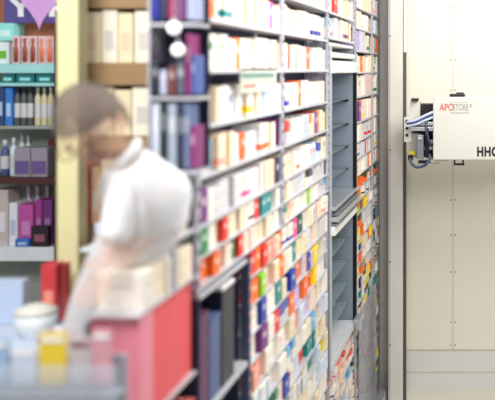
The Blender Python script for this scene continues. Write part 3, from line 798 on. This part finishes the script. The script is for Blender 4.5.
# brochure holder with yellow folder standing in front, on the shop floor
st=empty('brochure_stand',P(40,400,2.3),'grey brochure stand with sloping pockets in front of the counter','stand')
st.location.z=1.1
yy=2.12
for i,(py,w0,w1) in enumerate(((376,-30,112),(402,-30,112))):
    bm=bmesh.new(); a=P(w0,py,yy); c=P(w1,py,yy)
    bbox(bm,((a.x+c.x)/2,yy+.03,a.z-.02),(c.x-a.x,.006,.07),); bbox(bm,((a.x+c.x)/2,yy+.05,a.z-.055),(c.x-a.x,.05,.004))
    child('pocket',bm,M['clear'],st)
child('back_board',Bx(P(-30,0,yy).x,P(112,0,yy).x,yy+.085,yy+.095,1.1,P(0,366,yy).z),mat('stand_grey',(.66,.67,.70),.5),st)
for k,(px0,px1,py0,c,l) in enumerate(((-24,8,352,(.62,.72,.84),'steel blue brochure at the left end of the brochure stand'),(11,36,360,(.80,.84,.90),'pale blue brochure in the stand, left of the yellow one'),(39,66,347,(.92,.80,.22),'yellow brochure in the brochure stand'),(69,90,352,(.78,.74,.74),'grey-beige brochure in the stand, right of the yellow one'),(92,111,344,(.85,.62,.66),'dusty pink brochure at the right end of the brochure stand'))):
    a=P(px0,385,yy+.05); t=P(px1,py0-14,yy+.05)
    e=empty('brochure',((a.x+t.x)/2,yy+.06,a.z),l,'brochure','brochures in the stand')
    child('cover',Bx(a.x,t.x,yy+.05,yy+.058,a.z,t.z,bev=.001),cmat(c),e)
    child('title_band',Bx(a.x+.004,t.x-.004,yy+.0485,yy+.0505,t.z-.022,t.z-.010),cmat((.98,.98,.98) if k!=3 else (.55,.35,.35)),e)
# dark-filled white holder
zh=2.9
# ------------------------------------------------------------ small sign on shelf edge (px 237-275)
zg=XS
e=empty('shelf_sign',(XS+.012,3.55,H-.10),'small translucent grey-green notice with tiny dark and red print hanging under a shelf edge','sign')
ys0,ys1=810/(485-237.),810/(485-274.)
child('plate',Bx(XS+.010,XS+.012,ys0,ys1,H-.085,H-.004),glass_mat('pale_green_film',(.82,.86,.80),.5),e)
bm=bmesh.new(); y=ys0+.01
while y<ys1-.03:
    w=R.uniform(.012,.035); bbox(bm,(XS+.013,y+w/2,H+.004),(.002,w,.009)); y+=w+.006
child('dark_print',bm,M['blacktext'],e)
bm=bmesh.new(); bbox(bm,(XS+.013,(ys0+ys1)/2-.02,H-.020),(.002,(ys1-ys0)*.85,.016)); child('green_print',bm,cmat((.35,.47,.45)),e)
bm=bmesh.new(); y=ys0+.05
for w in (.04,.03,.045,.03):
    bbox(bm,(XS+.013,y+w/2,H-.060),(.002,w,.010)); y+=w+.006
child('red_print',bm,cmat((.85,.35,.28)),e)

# ------------------------------------------------------------ bending person in white coat
A_H,A_C=.22,.74  # partial alpha imitates a faint reflection of the person in the glass
skin=mat('skin',(.90,.72,.62),.6,0,.04,20,A_H); hairm=mat('grey_hair',(.42,.38,.36),.8,0,.15,60,.42); coatm=mat('white_coat_cloth',(.98,.99,1.0),.8,0,.03,20,A_C,bump=.1)
trou=mat('grey_trousers',(.50,.50,.56),.8,0,.05,20,.5); glassm=mat('spectacle_frame',(.35,.22,.20),.4,0,.02,5,.7); shoe=mat('dark_shoes',(.10,.09,.09),.5)
per=empty('person',(-1.22,2.56,1.1),'reflected see-through person with short grey hair and spectacles in a white coat, bending forward','person')
def skinmesh(name, verts, edges, radii, m, par, root=0, sub=2):
    off=per.location
    me=bpy.data.meshes.new(name); me.from_pydata([tuple(Vector(v)-off) for v in verts],edges,[])
    o=bpy.data.objects.new(name,me); C.objects.link(o)
    o.modifiers.new('s','SKIN'); 
    sk=o.modifiers['s']; sk.use_smooth_shade=True
    for i,r in enumerate(radii):
        r=r if isinstance(r,tuple) else (r,r)
        me.skin_vertices[0].data[i].radius=r; me.skin_vertices[0].data[i].use_root=(i==root)
    ss=o.modifiers.new('u','SUBSURF'); ss.levels=sub; ss.render_levels=sub
    dg=bpy.context.evaluated_depsgraph_get(); dg.update()
    m2=bpy.data.meshes.new_from_object(o.evaluated_get(dg)); bpy.data.objects.remove(o)
    m2.materials.clear(); m2.name=name
    for p in m2.polygons: p.use_smooth=True
    return link(name,m2,m,par)
pel=Vector((-1.16,2.62,2.0)); wa=P(122,262,2.54); ch=P(152,212,2.52); up=P(143,178,2.50); nk=P(122,156,2.45); hd0=P(110,146,2.43)
hd=P(92,126,2.40)
kneeL=Vector((-1.22,2.47,1.56)); ankL=Vector((-1.24,2.50,1.18)); toeL=Vector((-1.25,2.40,1.13))
kneeR=Vector((-1.24,2.66,1.56)); ankR=Vector((-1.25,2.68,1.18)); toeR=Vector((-1.26,2.55,1.13))
shL=P(128,186,2.42); elL=P(118,226,2.40); wrL=P(108,252,2.36)
shR=P(168,186,2.58); elR=P(176,222,2.56); wrR=P(150,238,2.47)
V=[pel,wa,ch,up,nk,hd0, shL,elL,wrL, shR,elR,wrR, kneeL,ankL,toeL,kneeR,ankR,toeR]
E=[(0,1),(1,2),(2,3),(3,4),(4,5),(3,6),(6,7),(7,8),(3,9),(9,10),(10,11),(0,12),(12,13),(13,14),(0,15),(15,16),(16,17)]
Rd=[.085,.085,.095,.08,.04,.042,.04,.033,.022,.04,.033,.022,.05,.03,.028,.05,.03,.028]
def fingers(wr, d, base):
    d=d.normalized(); side=d.cross(Vector((0,1,0))).normalized()
    palm=wr+d*.05; idx=len(V); V.append(palm); E.append((base,idx)); Rd.append((.026,.016))
    for k,(s,l) in enumerate(((-.026,.055),(-.009,.066),(.009,.062),(.026,.048))):
        a=palm+side*s+d*.028; b=a+d*l*.55+Vector((0,-.006,0)); c=b+d*l*.45+Vector((0,-.014,-.004))
        i=len(V); V.extend([a,b,c]); E.extend([(idx,i),(i,i+1),(i+1,i+2)]); Rd.extend([.009,.0085,.007])
    a=wr+d*.03-side*.03; b=a+d*.025-side*.018; i=len(V); V.extend([a,b]); E.extend([(idx,i),(i,i+1)]); Rd.extend([.011,.009])
fingers(wrL,wrL-elL,8); fingers(wrR,wrR-elR,11)
body=skinmesh('body',V,E,Rd,skin,per)
# head mesh joined into body
def headmesh():
    bm=bmesh.new(); bmesh.ops.create_uvsphere(bm,u_segments=32,v_segments=24,radius=1)
    for v in bm.verts:
        x,y,z=v.co
        sx=.077*(1-.14*max(0,-z)); sz=.112
        ny=y
        v.co=Vector((x*sx, y*.098*(1-.10*max(0,-z)), z*sz))
        # face on -y side
        if y<0:
            f=-y
            nose=math.exp(-((x/.16)**2+((z+.08)/.22)**2)); v.co.y-= .024*nose*f
            eye=math.exp(-(((abs(x)-.38)/.16)**2+((z-.08)/.12)**2)); v.co.y+=.010*eye
            mouth=math.exp(-((x/.35)**2+((z+.45)/.06)**2)); v.co.y+=.006*mouth
            chin=math.exp(-((x/.3)**2+((z+.8)/.2)**2)); v.co.y-=.012*chin
    for s in (-1,1):
        r=bmesh.ops.create_uvsphere(bm,u_segments=10,v_segments=8,radius=1)
        bmesh.ops.transform(bm,matrix=Matrix.Translation((s*.079,.008,-.005))@Matrix.Diagonal((.010,.018,.030,1)),verts=r['verts'])
    return bm
hrot=Matrix.Rotation(math.radians(-18),4,'Y')@Matrix.Rotation(math.radians(38),4,'X')@Matrix.Rotation(math.radians(-12),4,'Z')
HM=Matrix.Translation(hd)@hrot
bm=headmesh(); bmesh.ops.transform(bm,matrix=Matrix.Translation(-per.location)@HM,verts=bm.verts)
bm.from_mesh(body.data)
for f in bm.faces: f.smooth=True
me=bpy.data.meshes.new('body'); bm.to_mesh(me); bm.free(); me.materials.append(skin); body.data=me
# hair cap
bm=bmesh.new(); bmesh.ops.create_uvsphere(bm,u_segments=32,v_segments=24,radius=1)
dl=[v for v in bm.verts if (v.co.z < (.38 if v.co.y<-.2 else (.1 if v.co.y<.2 else -.55)))]
bmesh.ops.delete(bm,geom=dl,context='VERTS')
for v in bm.verts:
    k=1+.03*math.sin(v.co.x*23)*math.sin(v.co.y*19+v.co.z*11)
    v.co=Vector((v.co.x*.087*k,v.co.y*.108*k+.004,v.co.z*.124*k))
bmesh.ops.solidify(bm,geom=bm.faces,thickness=.006)
bmesh.ops.transform(bm,matrix=HM,verts=bm.verts); child('hair',bm,hairm,per,True)
# glasses, eyes, mouth
bm=bmesh.new()
for s in (-1,1):
    n=18; 
    for i in range(n):
        a=2*math.pi*i/n; b=2*math.pi*(i+1)/n
        cyl(bm,(s*.030+.022*math.cos(a),-.112,.008+.017*math.sin(a)),(s*.030+.022*math.cos(b),-.112,.008+.017*math.sin(b)),.0022,6)
    cyl(bm,(s*.052,-.112,.012),(s*.082,0,.010),.002,6)
cyl(bm,(-.008,-.113,.012),(.008,-.113,.012),.002,6)
bmesh.ops.transform(bm,matrix=HM,verts=bm.verts); child('spectacles',bm,glassm,per)
for s in (-1,1):
    bm=bmesh.new(); bmesh.ops.create_uvsphere(bm,u_segments=10,v_segments=8,radius=.0085,matrix=Matrix.Translation((s*.029,-.083,.009)))
    bmesh.ops.transform(bm,matrix=HM,verts=bm.verts); child('eye',bm,mat('dark_eye',(.3,.22,.2),.4,0,.02,5,.5),per,True)
bm=B((0,-.094,-.050),(.036,.008,.008),bev=.003); bmesh.ops.transform(bm,matrix=HM,verts=bm.verts); child('mouth',bm,mat('lips',(.8,.5,.48),.5,0,.02,5,.4),per,True)
# coat
hem=Vector((-1.18,2.63,1.78))
pel2=pel+Vector((0,0,-.02))
CV=[pel2,wa,ch,up,P(128,160,2.46),shL,elL,P(110,247,2.365),shR,elR,P(156,235,2.487),hem]
CE=[(0,1),(1,2),(2,3),(3,4),(3,5),(5,6),(6,7),(3,8),(8,9),(9,10),(0,11)]
CR=[(.095,.09),(.10,.10),(.125,.105),(.105,.095),.055,.058,.047,.040,.055,.047,.040,(.13,.11)]
coat=skinmesh('white_coat',CV,CE,CR,coatm,per)
# collar
bm=lathe(bmesh.new(),[(.052,0),(.060,.018),(.054,.022),(.046,.004)],(0,0,0),20)
bmesh.ops.transform(bm,matrix=Matrix.Translation(P(130,158,2.455))@Matrix.Rotation(math.radians(-50),4,'Y')@Matrix.Rotation(math.radians(20),4,'X'),verts=bm.verts); child('collar',bm,coatm,per,True)
TV=[Vector((-1.18,2.60,1.84)),kneeL,ankL+Vector((0,0,.03)),kneeR,ankR+Vector((0,0,.03))]
skinmesh('trousers',TV,[(0,1),(1,2),(0,3),(3,4)],[.10,.068,.05,.068,.05],trou,per)
for a,t in ((ankL,toeL),(ankR,toeR)):
    bm=bmesh.new(); m_=(a+t)/2; bbox(bm,(m_.x,m_.y-.01,1.1+.038),(.085,.25,.075),bev=.022); child('shoe',bm,shoe,per,True)

# ------------------------------------------------------------ light, world, camera
w=bpy.data.worlds.new('w'); bpy.context.scene.world=w; w.use_nodes=True
bg=w.node_tree.nodes['Background']; bg.inputs[0].default_value=(.95,.97,1,1); bg.inputs[1].default_value=.42
def alight(name,loc,tgt,sx,sy,e,col=(1,1,1)):
    l=bpy.data.lights.new(name,'AREA'); l.shape='RECTANGLE'; l.size=sx; l.size_y=sy; l.energy=e; l.color=col
    o=bpy.data.objects.new(name,l); C.objects.link(o); o.location=loc
    o.rotation_euler=(Vector(tgt)-Vector(loc)).to_track_quat('-Z','Y').to_euler(); return o
alight('aisle_light',(.1,3.6,H+.95),(-.85,3.9,H-.2),.5,1.8,82,(1,.98,.95))
alight('far_aisle_light',(.7,5.7,H+1.2),(-.2,7.4,H-.6),.8,1.2,56,(1,.98,.94))
alight('shop_light',(-1.3,1.4,H+1.1),(-1.5,3.2,H-.2),1.0,.8,60,(1,.98,.96))
cam=bpy.data.cameras.new('cam'); co=bpy.data.objects.new('cam',cam); C.objects.link(co)
co.location=(0,0,H); co.rotation_euler=(math.pi/2,0,0)
cam.sensor_width=36; cam.lens=F/495*36; cam.shift_x=-(485-247.5)/495; cam.shift_y=-(200-70)/495
cam.dof.use_dof=True; cam.dof.focus_distance=6.8; cam.dof.aperture_fstop=1.8; cam.clip_start=.05
bpy.context.scene.camera=co
vs=bpy.context.scene.view_settings; vs.view_transform='Standard'; vs.look='None'; vs.exposure=0
